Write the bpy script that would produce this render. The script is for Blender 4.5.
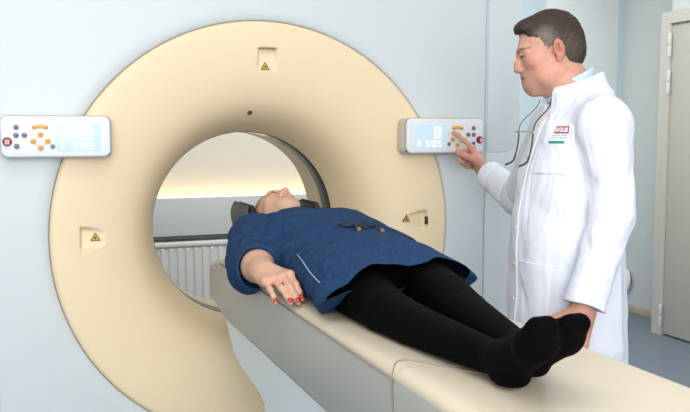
import bpy, bmesh, math, random
import numpy as np
from mathutils import Vector, Matrix
from mathutils.bvhtree import BVHTree
random.seed(4); rng = np.random.RandomState(7)
for o in list(bpy.data.objects): bpy.data.objects.remove(o)
SC = bpy.context.scene; COL = SC.collection
R = math.radians
# ------------------------------------------------------------------ camera, world, lights, exposure
cam = bpy.data.cameras.new('camera'); cam.sensor_width = 36; cam.lens = 810/690*36; cam.clip_start = .02
co = bpy.data.objects.new('camera', cam); COL.objects.link(co)
co.location = (-.757, -2.88, 1.42); co.rotation_euler = (R(90-5.22), 0, R(-21.6))
SC.camera = co
W = bpy.data.worlds.new('world'); SC.world = W; W.use_nodes = True
W.node_tree.nodes['Background'].inputs[0].default_value = (.96, .985, 1, 1)
W.node_tree.nodes['Background'].inputs[1].default_value = .86
def area(name, loc, size, power, col=(1, 1, 1), tgt=None, shape='RECTANGLE'):
    l = bpy.data.lights.new(name, 'AREA'); l.shape = shape; l.size = size[0]; l.size_y = size[1]; l.energy = power; l.color = col
    o = bpy.data.objects.new(name, l); COL.objects.link(o); o.location = loc
    d = (Vector(tgt)-Vector(loc)) if tgt else Vector((0, 0, -1))
    o.rotation_euler = d.to_track_quat('-Z', 'Y').to_euler()
    return o
area('ceiling_lamp_front', (-.6, -1.9, 2.93), (1.6, 1.2), 16, (1, .98, .95))
area('side_fill', (2.3, .6, 2.93), (.8, 2.0), 30, (1, .99, .97))  # added area light, brightens the right wall and floor
area('rear_fill', (.5, 1.35, 2.93), (2.2, .5), 26, (1, .97, .93))  # added area light for the space behind the gantry
area('front_fill', (-.9, -4.3, 1.95), (2.6, 1.8), 80, (1, .985, .96), (.2, 0, 1.3))  # added frontal fill from behind the camera, lifts the gantry face
SC.view_settings.view_transform = 'Standard'; SC.view_settings.look = 'None'
SC.view_settings.exposure = 0.32; SC.view_settings.gamma = 1.0
SC.view_settings.use_curve_mapping = False
# ------------------------------------------------------------------ materials
MATS = {}
def srgb(h):
    c = [int(h[i:i+2], 16)/255 for i in (0, 2, 4)]
    return [x/12.92 if x <= .04045 else ((x+.055)/1.055)**2.4 for x in c]+[1]
def mat(name, hexc, rough=.5, metal=0, spec=.5, bump=None, crease=None, mottle=None, attr=None, sss=0, emit=None, coat=0, sheen=0):
    m = bpy.data.materials.new(name); m.use_nodes = True; nt = m.node_tree; b = nt.nodes['Principled BSDF']
    c = srgb(hexc); b.inputs['Base Color'].default_value = c
    b.inputs['Roughness'].default_value = rough; b.inputs['Metallic'].default_value = metal
    b.inputs['Specular IOR Level'].default_value = spec; b.inputs['Coat Weight'].default_value = coat
    if sheen:
        b.inputs['Sheen Weight'].default_value = sheen; b.inputs['Sheen Roughness'].default_value = .5
    if sss:
        b.inputs['Subsurface Weight'].default_value = sss; b.inputs['Subsurface Radius'].default_value = (.012, .004, .002); b.inputs['Subsurface Scale'].default_value = 1
    tc = nt.nodes.new('ShaderNodeTexCoord')
    src = None
    if attr:
        a = nt.nodes.new('ShaderNodeVertexColor'); a.layer_name = attr; src = a.outputs['Color']
        nt.links.new(src, b.inputs['Base Color'])
    if mottle:
        sc, amt = mottle[:2]; c2 = srgb(mottle[2]) if len(mottle) > 2 else [x*(1-amt) for x in c[:3]]+[1]
        n = nt.nodes.new('ShaderNodeTexNoise'); n.inputs['Scale'].default_value = sc; n.inputs['Detail'].default_value = 5
        nt.links.new(tc.outputs['Object'], n.inputs['Vector'])
        mx = nt.nodes.new('ShaderNodeMix'); mx.data_type = 'RGBA'
        mr = nt.nodes.new('ShaderNodeMapRange'); mr.inputs[1].default_value = .35; mr.inputs[2].default_value = .65
        mr.inputs[4].default_value = 1 if len(mottle) > 2 else 1
        nt.links.new(n.outputs['Fac'], mr.inputs[0]); nt.links.new(mr.outputs[0], mx.inputs[0])
        if src:
            mm = nt.nodes.new('ShaderNodeMix'); mm.data_type = 'RGBA'; mm.blend_type = 'MULTIPLY'; mm.inputs[0].default_value = 1
            nt.links.new(src, mm.inputs[6]); mx.inputs[6].default_value = (1, 1, 1, 1); mx.inputs[7].default_value = (1-amt,)*3+(1,)
            nt.links.new(mx.outputs[2], mm.inputs[7]); nt.links.new(mm.outputs[2], b.inputs['Base Color'])
        else:
            mx.inputs[6].default_value = c; mx.inputs[7].default_value = c2
            nt.links.new(mx.outputs[2], b.inputs['Base Color'])
    if bump:
        sc, st = bump[:2]
        n = nt.nodes.new('ShaderNodeTexNoise'); n.inputs['Scale'].default_value = sc; n.inputs['Detail'].default_value = 4
        nt.links.new(tc.outputs['Object'], n.inputs['Vector'])
        bp = nt.nodes.new('ShaderNodeBump'); bp.inputs['Strength'].default_value = st; bp.inputs['Distance'].default_value = .01
        nt.links.new(n.outputs['Fac'], bp.inputs['Height']); nt.links.new(bp.outputs[0], b.inputs['Normal'])
        if crease:                                # soft cloth creases, drawn out along the hang of the cloth
            mp = nt.nodes.new('ShaderNodeMapping'); mp.inputs['Scale'].default_value = (1, 1, .45); mp.inputs['Rotation'].default_value = (.25, .35, 0)
            n2 = nt.nodes.new('ShaderNodeTexNoise'); n2.inputs['Scale'].default_value = crease[0]; n2.inputs['Detail'].default_value = 2; n2.inputs['Distortion'].default_value = .8
            nt.links.new(tc.outputs['Object'], mp.inputs[0]); nt.links.new(mp.outputs[0], n2.inputs['Vector'])
            b2 = nt.nodes.new('ShaderNodeBump'); b2.inputs['Strength'].default_value = crease[1]; b2.inputs['Distance'].default_value = .03
            nt.links.new(n2.outputs['Fac'], b2.inputs['Height']); nt.links.new(bp.outputs[0], b2.inputs['Normal']); nt.links.new(b2.outputs[0], b.inputs['Normal'])
    if emit:
        b.inputs['Emission Color'].default_value = srgb(emit[0]); b.inputs['Emission Strength'].default_value = emit[1]
    MATS[name] = m; return m
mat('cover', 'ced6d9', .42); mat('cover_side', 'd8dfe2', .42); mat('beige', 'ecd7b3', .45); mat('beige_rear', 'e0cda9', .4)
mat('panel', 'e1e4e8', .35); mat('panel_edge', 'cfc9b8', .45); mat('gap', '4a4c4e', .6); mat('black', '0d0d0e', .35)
mat('ring_black', '0c0e10', .3, coat=.15); mat('chrome', 'd8d4c4', .15, metal=1)
mat('screen', '8fa9b8', .2, emit=('d2e6f2', .42)); mat('digit', 'e9ecec', .3, emit=('f6f6f6', .62)); mat('digit_warm', 'eadfdc', .3, emit=('f8eae6', .6))
mat('grey_button', '6c7880', .4); mat('yellow_button', 'e2a548', .4); mat('icon_dark', '2d3338', .5); mat('icon_brown', '80520f', .5)
mat('stop_red', 'b3162a', .3); mat('stop_ring', '4a1018', .35); mat('icon_white', 'f0dcdc', .4)
mat('warn_yellow', 'caa21c', .5); mat('cushion', 'c2b7a2', .5, bump=(600, .03)); mat('table_side', 'aeaea8', .5); mat('table_lower', 'd0dade', .45)
mat('seam', '847b6c', .7); mat('cradle', 'dccfb0', .4)
mat('pad_black', '101012', .5); mat('pad_grey', '4b555a', .5)
mat('wall_white', 'd9dfe1', .8); mat('wall_grey', 'c3ccce', .8, bump=(90, .03)); mat('wall_rear', 'e3ddcf', .8); mat('wall_lower', 'c0c6ca', .6)
mat('blue_strip', 'bdd2db', .7); mat('floor', '717e8c', .45, mottle=(160, .16), bump=(200, .02)); mat('ceiling', 'eeeeec', .9)
mat('door', 'b0b0a9', .5); mat('frame', 'bcbbb3', .5); mat('hinge', 'dfe4e6', .3, metal=.4); mat('skirting', 'b5ab94', .6)
mat('radiator', 'd2d5d4', .4); mat('shadow_gap', '4c5256', .5); mat('led', 'fff3d0', .5, emit=('ffdc96', 7.5)); mat('pipe_white', 'e6e6e2', .4)
mat('skin', 'd9a58a', .5, attr='Col', sss=.12, mottle=(70, .1), bump=(260, .06), spec=.35)
mat('hair_m', '4a3a30', .55, attr='Col', bump=(500, .25)); mat('hair_f', '9a754c', .5, bump=(500, .2))
mat('coat', 'e2e6f3', .75, bump=(900, .05), crease=(11, .55), spec=.2); mat('shirt', 'c3dcee', .8); mat('trousers', 'dfe3ea', .8); mat('shoe', 'e9e9e6', .5)
mat('denim', '1a3153', .85, mottle=(230, .3, '28486f'), bump=(700, .2), crease=(14, .4), spec=.1)
mat('denim_dark', '12263f', .85, bump=(600, .3)); mat('stitch', '8fa8c4', .8); mat('tights', '030304', .85, bump=(900, .1), spec=.06)
mat('skin_nail', 'c99a86', .35); mat('rim_line', '8d989f', .6); mat('nail', 'b00c14', .2, coat=.5); mat('button', 'd3c6ae', .4); mat('logo_red', 'a52a34', .8); mat('logo_teal', '2a8a86', .8); mat('logo_white', 'e9ebf2', .8); mat('logo_grey', 'aab0bb', .8)
mat('gold', 'b5a26e', .25, metal=1); mat('glass_frame', '17181b', .3); mat('cord', '2a2c30', .6); mat('bead', '8a6c3a', .4, metal=.5)
mat('denim_edge', '17335b', .85)
gl = bpy.data.materials.new('lens'); gl.use_nodes = True; gb = gl.node_tree.nodes['Principled BSDF']
gb.inputs['Transmission Weight'].default_value = 1; gb.inputs['Roughness'].default_value = .02; gb.inputs['IOR'].default_value = 1.1; MATS['lens'] = gl
# ------------------------------------------------------------------ object helpers
def tag(o, label=None, cat=None, group=None, kind=None):
    if label: o['label'] = label
    if cat: o['category'] = cat
    if group: o['group'] = group
    if kind: o['kind'] = kind
    return o
def empty(name, loc, label, cat, group=None):
    o = bpy.data.objects.new(name, None); COL.objects.link(o); o.location = loc; o.empty_display_size = .05
    return tag(o, label, cat, group)
def link(name, me, m, parent=None, smooth=True):
    o = bpy.data.objects.new(name, me); COL.objects.link(o)
    if m: me.materials.append(MATS[m])
    if smooth:
        me.polygons.foreach_set('use_smooth', np.ones(len(me.polygons), bool))
    if parent:
        o.parent = parent; o.matrix_parent_inverse = Matrix.Translation(-parent.location)
    return o
def mesh_np(name, V, F, m, parent=None, smooth=True):
    me = bpy.data.meshes.new(name); V = np.asarray(V, np.float32)
    if isinstance(F, np.ndarray):
        n = F.shape[1]
        me.vertices.add(len(V)); me.vertices.foreach_set('co', V.ravel())
        me.loops.add(F.size); me.loops.foreach_set('vertex_index', F.ravel().astype(np.int32))
        me.polygons.add(len(F)); me.polygons.foreach_set('loop_start', (np.arange(len(F))*n).astype(np.int32))
        me.update(calc_edges=True); me.validate()
    else:
        me.from_pydata([tuple(map(float, v)) for v in V], [], [tuple(map(int, f)) for f in F]); me.update()
    return link(name, me, m, parent, smooth)
def from_bm(name, bm, m, parent=None, smooth=False, auto=None):
    bmesh.ops.recalc_face_normals(bm, faces=bm.faces)
    me = bpy.data.meshes.new(name); bm.to_mesh(me); bm.free()
    o = link(name, me, m, parent, smooth)
    if auto: me.set_sharp_from_angle(angle=R(auto))
    return o
def box_bm(lo, hi, bev=0, seg=2, bm=None):
    bm0 = bmesh.new(); bmesh.ops.create_cube(bm0, size=1)
    lo, hi = Vector(lo), Vector(hi)
    for v in bm0.verts: v.co = Vector([(lo[i]+hi[i])/2+v.co[i]*(hi[i]-lo[i]) for i in range(3)])
    if bev: bmesh.ops.bevel(bm0, geom=bm0.edges[:], offset=bev, segments=seg, affect='EDGES', profile=.5)
    if bm is None: return bm0
    t = bpy.data.meshes.new('t'); bm0.to_mesh(t); bm0.free(); bm.from_mesh(t); bpy.data.meshes.remove(t); return bm
def box(name, lo, hi, m, parent=None, bev=0, seg=2):
    return from_bm(name, box_bm(lo, hi, bev, seg), m, parent, smooth=bev > 0, auto=40 if bev else None)
def prism(name, pts, axis, a, b, m, parent=None, bev=0, seg=3):
    """outline pts (2D) extruded along axis from a to b; pts order is the two remaining axes"""
    bm = bmesh.new(); ax = 'xyz'.index(axis); oth = [i for i in range(3) if i != ax]
    def mk(t):
        r = []
        for p in pts:
            c = [0, 0, 0]; c[ax] = t; c[oth[0]] = p[0]; c[oth[1]] = p[1]; r.append(bm.verts.new(c))
        return r
    A, B = mk(a), mk(b); n = len(pts)
    bm.faces.new(A); fb = bm.faces.new(B[::-1])
    for i in range(n): bm.faces.new((A[i], B[i], B[(i+1) % n], A[(i+1) % n]))
    bmesh.ops.recalc_face_normals(bm, faces=bm.faces)
    if bev:
        bm.edges.ensure_lookup_table()
        es = [e for e in bm.edges if abs(e.verts[0].co[ax]-e.verts[1].co[ax]) < 1e-6]
        bmesh.ops.bevel(bm, geom=es, offset=bev, segments=seg, affect='EDGES', profile=.5)
    return from_bm(name, bm, m, parent, smooth=True, auto=35)
def rrect(x0, z0, x1, z1, r, n=8):
    P = []
    for cx, cz, a0 in ((x1-r, z1-r, 0), (x0+r, z1-r, 90), (x0+r, z0+r, 180), (x1-r, z0+r, 270)):
        for i in range(n+1):
            a = R(a0+90*i/n); P.append((cx+r*math.cos(a), cz+r*math.sin(a)))
    return P
def tube(name, pts, rad, m, parent=None, n=8, closed=False, flat=None):
    P = [Vector(p) for p in pts]; N = len(P); V = []; F = []
    rr = rad if isinstance(rad, (list, tuple)) else [rad]*N
    up = None
    for i in range(N):
        a = P[(i-1) % N] if (closed or i) else P[0]; b = P[(i+1) % N] if (closed or i < N-1) else P[-1]
        t = (b-a).normalized()
        if up is None:
            up = t.orthogonal().normalized()
            if flat is not None: up = Vector(flat)
        up = (up-t*up.dot(t)).normalized(); s = t.cross(up)
        for k in range(n):
            q = 2*math.pi*k/n; V.append(P[i]+(up*math.cos(q)*(1 if flat is None else .25)+s*math.sin(q))*rr[i])
    for i in range(N if closed else N-1):
        j = (i+1) % N
        for k in range(n): F.append((i*n+k, i*n+(k+1) % n, j*n+(k+1) % n, j*n+k))
    if not closed: F.append(tuple(range(n))[::-1]); F.append(tuple((N-1)*n+k for k in range(n)))
    return mesh_np(name, V, F, m, parent)
def spline(pts, n=8):
    P = [Vector(p) for p in pts]; out = []
    for i in range(len(P)-1):
        a, b, c, d = P[max(i-1, 0)], P[i], P[i+1], P[min(i+2, len(P)-1)]
        for k in range(n):
            t = k/n; out.append(.5*((2*b)+(c-a)*t+(2*a-5*b+4*c-d)*t*t+(3*b-a-3*c+d)*t**3))
    return out+[P[-1]]
def disc_y(name, x, z, y, r, th, m, parent, sx=1, n=24, bev=.0015):
    return prism(name, [(x+r*sx*math.cos(2*math.pi*k/n), z+r*math.sin(2*math.pi*k/n)) for k in range(n)], 'y', y, y-th, m, parent, bev=bev, seg=2)
# ------------------------------------------------------------------ implicit surfaces: smooth unions of organic shapes turned into one mesh
class SDF:
    def __init__(s): s.P = []; s.M = np.eye(3); s.t = np.zeros(3); s.sc = 1.
    def frame(s, M=None, t=None, sc=1.):
        s.M = np.eye(3) if M is None else np.asarray(M, float); s.t = np.zeros(3) if t is None else np.asarray(t, float); s.sc = sc; return s
    def w(s, p): return s.M @ (np.asarray(p, float)*s.sc)+s.t
    def add(s, f, k, op): s.P.append((f, k, op)); return s
    def cap(s, a, b, ra, rb=None, k=.01, op='u', flat=False, sq=None):
        a, b = s.w(a), s.w(b); ra *= s.sc; rb = ra if rb is None else rb*s.sc; ba = b-a; L2 = float(ba@ba)+1e-12; L = L2**.5
        S = None
        if sq is not None:                       # (direction, factor): squash across a direction
            u = s.M @ np.asarray(sq[0], float); u /= np.linalg.norm(u); S = (u, 1/sq[1])
        def f(p):
            pa = p-a.astype(np.float32)
            h0 = (pa@ba.astype(np.float32))/L2; h = np.clip(h0, 0, 1)
            q = pa-h[..., None]*ba.astype(np.float32)
            if S is not None: q = q+(q@S[0].astype(np.float32))[..., None]*S[0].astype(np.float32)*(S[1]-1)
            d = np.sqrt((q*q).sum(-1))-(ra+(rb-ra)*h)
            if S is not None: d = d/max(S[1], 1) if False else d*min(1, 1/S[1]) if S[1] > 1 else d
            if flat:
                q2 = pa-h0[..., None]*ba.astype(np.float32)
                d = np.maximum(np.sqrt((q2*q2).sum(-1))-(ra+(rb-ra)*h), np.maximum(-h0, h0-1)*L)
            return d
        return s.add(f, k*s.sc, op)
    def ell(s, c, r, k=.01, op='u', rot=None):
        c = s.w(c); r = np.asarray(r, float)*s.sc; Mi = s.M if rot is None else s.M @ np.array(rot)
        def f(p):
            q = (p-c.astype(np.float32))@Mi.astype(np.float32)
            a = q/r.astype(np.float32); b = a/r.astype(np.float32)
            k0 = np.sqrt((a*a).sum(-1)); k1 = np.sqrt((b*b).sum(-1))+1e-9
            return np.where(k0 < .05, -float(r.min()), k0*(k0-1)/k1)
        return s.add(f, k*s.sc, op)
    def loft(s, rows, k=.01, op='u', axis=2):
        """rows: (t, c0, c1, r0, r1) cross ellipses along a local axis, caps flat"""
        A = np.array(rows, float); A = A[np.argsort(A[:, 0])]; M, t0, sc = s.M, s.t, s.sc
        o = [i for i in range(3) if i != axis]
        # smooth resample
        tt = np.linspace(A[0, 0], A[-1, 0], 64); B = [np.interp(tt, A[:, 0], A[:, i]) for i in range(1, 5)]
        ker = np.array([1, 2, 3, 4, 3, 2, 1.]); ker /= ker.sum()
        B = [np.convolve(np.pad(x, 3, mode='edge'), ker, 'valid') for x in B]
        def f(p):
            q = ((p-t0.astype(np.float32))@M.astype(np.float32))/sc
            z = q[..., axis]; c0, c1, r0, r1 = [np.interp(z, tt, x).astype(np.float32) for x in B]
            x, y = q[..., o[0]]-c0, q[..., o[1]]-c1
            k0 = np.sqrt((x/r0)**2+(y/r1)**2); k1 = np.sqrt((x/r0**2)**2+(y/r1**2)**2)+1e-6
            d = np.where(k0 < .05, -np.minimum(r0, r1), k0*(k0-1)/k1)
            return np.maximum(d*.9, np.maximum(tt[0]-z, z-tt[-1]))*sc
        return s.add(f, k*sc, op)
    def plane(s, p, n, k=.005, op='i'):           # keep the side opposite n (op i)
        p = s.w(p); n = s.M @ np.asarray(n, float); n /= np.linalg.norm(n)
        return s.add(lambda q: (q-p.astype(np.float32))@n.astype(np.float32), k*s.sc, op)
    def disp(s, f): return s.add(f, 0, 'd')
    @staticmethod
    def comb(d, q, k, op):
        if op == 'd': return d+q
        if op == 'u':
            if k <= 0: return np.minimum(d, q)
            h = np.maximum(k-np.abs(d-q), 0)/k; return np.minimum(d, q)-h*h*k*.25
        if op == 's': q = -q
        if k <= 0: return np.maximum(d, q)
        h = np.maximum(k-np.abs(d-q), 0)/k; return np.maximum(d, q)+h*h*k*.25
    def mesh(s, h, lo, hi, smooth=2):
        B = 16; bs = B*h; lo = np.array(lo, float); nb = np.ceil((np.array(hi)-lo)/bs).astype(int)
        g = np.stack(np.meshgrid(*[np.arange(n) for n in nb], indexing='ij'), -1).reshape(-1, 3)
        c = (lo+(g+.5)*bs).astype(np.float32); Rd = bs*.87*1.35
        PD = []; d = None
        for f, k, op in s.P:
            q = f(c).astype(np.float32); PD.append(q); d = (q if d is None else s.comb(d, q, k, op))
        act = np.abs(d) < Rd+.006; g = g[act]; c = c[act]; dd = d[act]; PD = [q[act] for q in PD]
        rel = []
        for (f, k, op), q in zip(s.P, PD):
            if op == 'u': rel.append(q-Rd < np.minimum(dd, .02)+Rd+k+.02)
            elif op == 's': rel.append(-q+Rd > -Rd-k-.02)
            elif op == 'i': rel.append(q+Rd > -Rd-k-.02)
            else: rel.append(np.ones(len(g), bool))
        NY, NZ = int(nb[1]*B+4), int(nb[2]*B+4)
        off = np.stack(np.meshgrid(*[np.arange(B+1)]*3, indexing='ij'), -1).reshape(-1, 3).astype(np.float32)*h
        keys, verts, quads = [], [], []
        cor = [(i, j, k) for i in (0, 1) for j in (0, 1) for k in (0, 1)]
        edg = [(a, b) for a in range(8) for b in range(a+1, 8) if sum(abs(cor[a][i]-cor[b][i]) for i in range(3)) == 1]
        for s0 in range(0, len(g), 96):
            sl = slice(s0, s0+96); gb = g[sl]; n = len(gb)
            pts = (lo+gb*bs).astype(np.float32)[:, None, :]+off[None]
            D = np.full(pts.shape[:2], 1e3, np.float32)
            for (f, k, op), r in zip(s.P, rel):
                ix = np.nonzero(r[sl])[0]
                if len(ix) == 0: continue
                if len(ix) == n: D = s.comb(D, f(pts).astype(np.float32), k, op)
                else: D[ix] = s.comb(D[ix], f(pts[ix]).astype(np.float32), k, op)
            D = D.reshape(n, B+1, B+1, B+1); S = D < 0
            cnt = sum(S[:, i:B+i, j:B+j, k:B+k].astype(np.int8) for i, j, k in cor)
            b, i, j, k = np.nonzero((cnt > 0) & (cnt < 8))
            if len(b) == 0: continue
            cv = np.stack([D[b, i+x, j+y, k+z] for x, y, z in cor], 1)
            acc = np.zeros((len(b), 3)); num = np.zeros(len(b))
            for a, e in edg:
                va, vb = cv[:, a], cv[:, e]; m = (va < 0) != (vb < 0)
                t = np.where(m, va/np.where(m, va-vb, 1), 0)
                pa, pb = np.array(cor[a], float), np.array(cor[e], float)
                acc += np.where(m[:, None], pa+(pb-pa)*t[:, None], 0); num += m
            gi = gb[b]*B+np.stack([i, j, k], 1)
            verts.append(lo+(gi+acc/num[:, None])*h)
            gi = gi+1; keys.append((gi[:, 0]*NY+gi[:, 1])*NZ+gi[:, 2])
            st = np.array([NY*NZ, NZ, 1])
            for ax in range(3):
                sh = [slice(None)]+[slice(0, B)]*3; sh2 = list(sh); sh2[ax+1] = slice(1, B+1)
                A, E = S[tuple(sh)], S[tuple(sh2)]
                b, i, j, k = np.nonzero(A != E); fl = A[b, i, j, k]
                gi = gb[b]*B+np.stack([i, j, k], 1)+1; ky = (gi[:, 0]*NY+gi[:, 1])*NZ+gi[:, 2]
                u, v = st[(ax+1) % 3], st[(ax+2) % 3]
                q = np.stack([ky-u-v, ky-v, ky, ky-u], 1); q[~fl] = q[~fl][:, ::-1]; quads.append(q)
        keys = np.concatenate(keys); verts = np.concatenate(verts); quads = np.concatenate(quads)
        o = np.argsort(keys); keys = keys[o]; verts = verts[o]
        ix = np.searchsorted(keys, quads); ix = np.clip(ix, 0, len(keys)-1); ok = (keys[ix] == quads).all(1); F = ix[ok]
        for it in range(smooth):
            for lam in (.5, -.52):
                acc = np.zeros_like(verts); num = np.zeros(len(verts))
                for a, e in ((0, 1), (1, 2), (2, 3), (3, 0)):
                    for p, q in ((F[:, a], F[:, e]), (F[:, e], F[:, a])):
                        for d3 in range(3): acc[:, d3] += np.bincount(p, verts[q, d3], len(verts))
                        num += np.bincount(p, minlength=len(verts))
                verts = verts+lam*(acc/np.maximum(num, 1)[:, None]-verts)
        return verts, F
def color(o, C):
    a = o.data.color_attributes.new('Col', 'FLOAT_COLOR', 'POINT')
    a.data.foreach_set('color', np.concatenate([C, np.ones((len(C), 1))], 1).astype(np.float32).ravel())
def bvh(V, F): return BVHTree.FromPolygons([tuple(v) for v in V], [tuple(f) for f in F.tolist()])
def blob(V, c, r, soft=.3):                       # soft membership of points in an ellipsoid
    q = np.sqrt((((V-np.array(c))/np.array(r))**2).sum(1)); return np.clip((1-q)/soft+.5, 0, 1)[:, None]
def patch(name, tree, us, vs, P, d, m, parent, th=.003, off=.0005, keep=None):
    """cloth patch laid on a surface: P(u,v) ray origins, cast along d"""
    d = Vector(d).normalized(); nu, nv = len(us), len(vs); G = []
    for u in us:
        for v in vs:
            o = Vector(P(u, v)); h, n, i, l = tree.ray_cast(o, d)
            G.append((h, n) if h is not None else None)
    V = []; idx = {}
    for k, q in enumerate(G):
        if q is None: continue
        idx[k] = len(V)//2; h, n = q
        if n.dot(d) > 0: n = -n
        V.append(h-d*(off+th)); V.append(h+d*.002)
    F = []; edge = {}
    for i in range(nu-1):
        for j in range(nv-1):
            ks = [i*nv+j, i*nv+j+1, (i+1)*nv+j+1, (i+1)*nv+j]
            if any(k not in idx for k in ks): continue
            if keep and not keep(i, j): continue
            a = [idx[k] for k in ks]; F.append([2*x for x in a]); F.append([2*x+1 for x in a[::-1]])
            for x, y in zip(a, a[1:]+a[:1]):
                if (y, x) in edge: del edge[(y, x)]
                else: edge[(x, y)] = 1
    for x, y in edge: F.append([2*y, 2*x, 2*x+1, 2*y+1])
    if not F: print('patch empty', name); return None
    o = mesh_np(name, V, F, m, parent, True); o.data.set_sharp_from_angle(angle=R(50)); return o
#MARK_ROOM
# ------------------------------------------------------------------ the setting
def struct(o): o['kind'] = 'structure'; return o
struct(box('floor', (-3.2, -4.6, -.06), (3.72, 2.45, 0), 'floor'))
struct(box('ceiling', (-3.2, -4.6, 2.95), (3.72, 2.45, 3.02), 'ceiling'))
struct(box('wall_back', (-3.2, 2.39, 0), (3.72, 2.5, 2.95), 'wall_rear'))
struct(box('wall_right', (3.67, -4.6, 0), (3.78, 2.5, 2.95), 'wall_grey'))
struct(box('wall_left', (-3.3, -4.6, 0), (-3.2, 2.5, 2.95), 'wall_white'))
struct(box('trim_1', (-3.2, 2.30, .755), (2.58, 2.33, 1.0), 'wall_lower', bev=.004))      # grey lower wall panel, light strip behind its upper edge
struct(box('trim_2', (-3.2, 2.29, .733), (2.58, 2.31, .748), 'shadow_gap', bev=.003))        # dark strip coloured as the shadow gap under it
struct(box('trim_3', (2.945, 2.33, 0), (3.615, 2.389, 2.95), 'wall_white', bev=.004))      # white flush panel behind the doctor
struct(box('trim_4', (2.60, 2.345, 0), (2.944, 2.389, 2.95), 'blue_strip'))
struct(box('trim_5', (3.616, 2.345, 0), (3.669, 2.389, 2.95), 'blue_strip'))
struct(box('baseboard_right', (3.65, 1.60, 0), (3.669, 2.388, .06), 'skirting', bev=.003))
# door wall stands forward of the grey wall
struct(box('wall_door', (3.42, -4.6, 0), (3.669, 1.56, 2.95), 'wall_grey'))
dr = box('door_1', (3.372, .62, .012), (3.412, 1.497, 2.15), 'door', bev=.003); struct(dr)
prism('door_frame', [(1.585, 0), (1.585, 2.235), (.53, 2.235), (.53, 0), (.615, 0), (.615, 2.153), (1.50, 2.153), (1.50, 0)], 'x', 3.43, 3.35, 'frame', dr, bev=.004)
for z0, z1 in ((1.93, 2.09), (1.68, 1.84), (.06, .22)):
    bm = bmesh.new()
    for a, b in ((z0, z0+.077), (z0+.083, z1)):
        box_bm((3.342, 1.488, a), (3.36, 1.508, b), .005, bm=bm)
    from_bm('hinge', bm, 'hinge', dr, True, 40)
hd = tube('door_handle', spline([(3.37, .70, 1.03), (3.32, .70, 1.03), (3.31, .72, 1.03), (3.31, .82, 1.03)], 5), .009, 'hinge', dr)
# light strip in the cove behind the lower wall panel
led = empty('led_strip', (0, 2.36, .98), 'warm white light strip hidden behind the grey lower wall panel', 'light strip')
box('strip', (-1.6, 2.342, .955), (2.5, 2.362, .968), 'led', led)
box('channel', (-1.6, 2.334, .94), (2.5, 2.386, .9545), 'pipe_white', led)
# radiator
rad = empty('radiator', (-.1, 2.3, .1), 'white ribbed panel radiator seen through the scanner tunnel', 'radiator')
V = []; F = []; n = 0; x0, x1 = -.75, 1.35; xs = []; ys = []
pitch = .052; k = int((x1-x0)/pitch)
for i in range(k):
    b = x0+i*pitch
    for dx, dy in ((0, 0), (.010, 0), (.018, .007), (.036, .007), (.044, 0)): xs.append(b+dx); ys.append(2.20+dy)
zz = [.14, .15, .685, .695]
for z, e in zip(zz, (.012, 0, 0, .012)):
    for x, y in zip(xs, ys): V.append((x, min(y+e*.6, 2.215), z))
N = len(xs)
for r in range(3):
    for i in range(N-1): F.append((r*N+i, r*N+i+1, (r+1)*N+i+1, (r+1)*N+i))
o = mesh_np('front_panel', V, F, 'radiator', rad, False)
sm = o.modifiers.new('thickness', 'SOLIDIFY'); sm.thickness = .004
box('body', (x0, 2.217, .14), (xs[-1], 2.262, .699), 'radiator', rad, bev=.004)
bm = bmesh.new(); box_bm((x0-.004, 2.196, .700), (xs[-1]+.004, 2.2675, .726), .006, bm=bm)
from_bm('top_cover', bm, 'radiator', rad, True, 40)
for x in (x0-.003, xs[-1]-.001): box('side_cover', (x, 2.196, .13), (x+.004, 2.264, .69), 'radiator', rad)
for x in (-.5, 1.1): box('bracket', (x, 2.264, .2), (x+.03, 2.389, .6), 'radiator', rad)
for x in (-.6, 1.2): tube('pipe', [(x, 2.24, .145), (x, 2.24, 0.001)], .009, 'pipe_white', rad)
# round white fitting low on the grey wall
ft = empty('wall_fitting', (3.66, 2.19, .25), 'white rounded fitting with dark centre low on grey wall behind the coat', 'fitting')
tube('ring', [(3.65-.02*abs(math.cos(a)), 2.20+.055*math.cos(a), .25+.075*math.sin(a)) for a in [2*math.pi*i/28 for i in range(28)]], .016, 'pipe_white', ft, n=10, closed=True)
prism('centre', [(2.20+.045*math.cos(2*math.pi*i/24), .25+.065*math.sin(2*math.pi*i/24)) for i in range(24)], 'x', 3.668, 3.645, 'black', ft)
#MARK_GANTRY
# ------------------------------------------------------------------ scanner gantry
GX, GZ = .07, 1.05
gan = empty('scanner_gantry', (GX, .45, 0), 'white scanner gantry with a round beige funnel tunnel and two control panels', 'scanner')
NT = 720
def ring_surface(name, rows, m, parent=gan, rx=.757, rz=.772, n=NT, fn=None):
    """rows: (r as a fraction of the disc radius metric, y)"""
    th = np.linspace(0, 2*np.pi, n, endpoint=False); V = []; 
    for r, y in rows:
        e = np.clip((r-.37)/(.765-.37), 0, 1.2)             # round tunnel opening out to a slightly taller disc
        ax = .37+(rx-.37)*e if r >= .37 else r; az = .37+(rz-.37)*e if r >= .37 else r
        x = GX+ax*np.cos(th); z = GZ+az*np.sin(th)
        yy = np.full(n, y)+(fn(x, z, r) if fn else 0)
        V.append(np.stack([x, yy, z], 1))
    V = np.concatenate(V); m_ = len(rows); i = np.arange(m_-1)[:, None]*n; j = np.arange(n)[None]; jn = (j+1) % n
    F = np.stack([i+j, i+jn, i+n+jn, i+n+j], -1).reshape(-1, 4)
    return mesh_np(name, V, F, m, parent)
def sst(a, b, x): t = np.clip((x-a)/(b-a), 0, 1); return t*t*(3-2*t)
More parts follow.
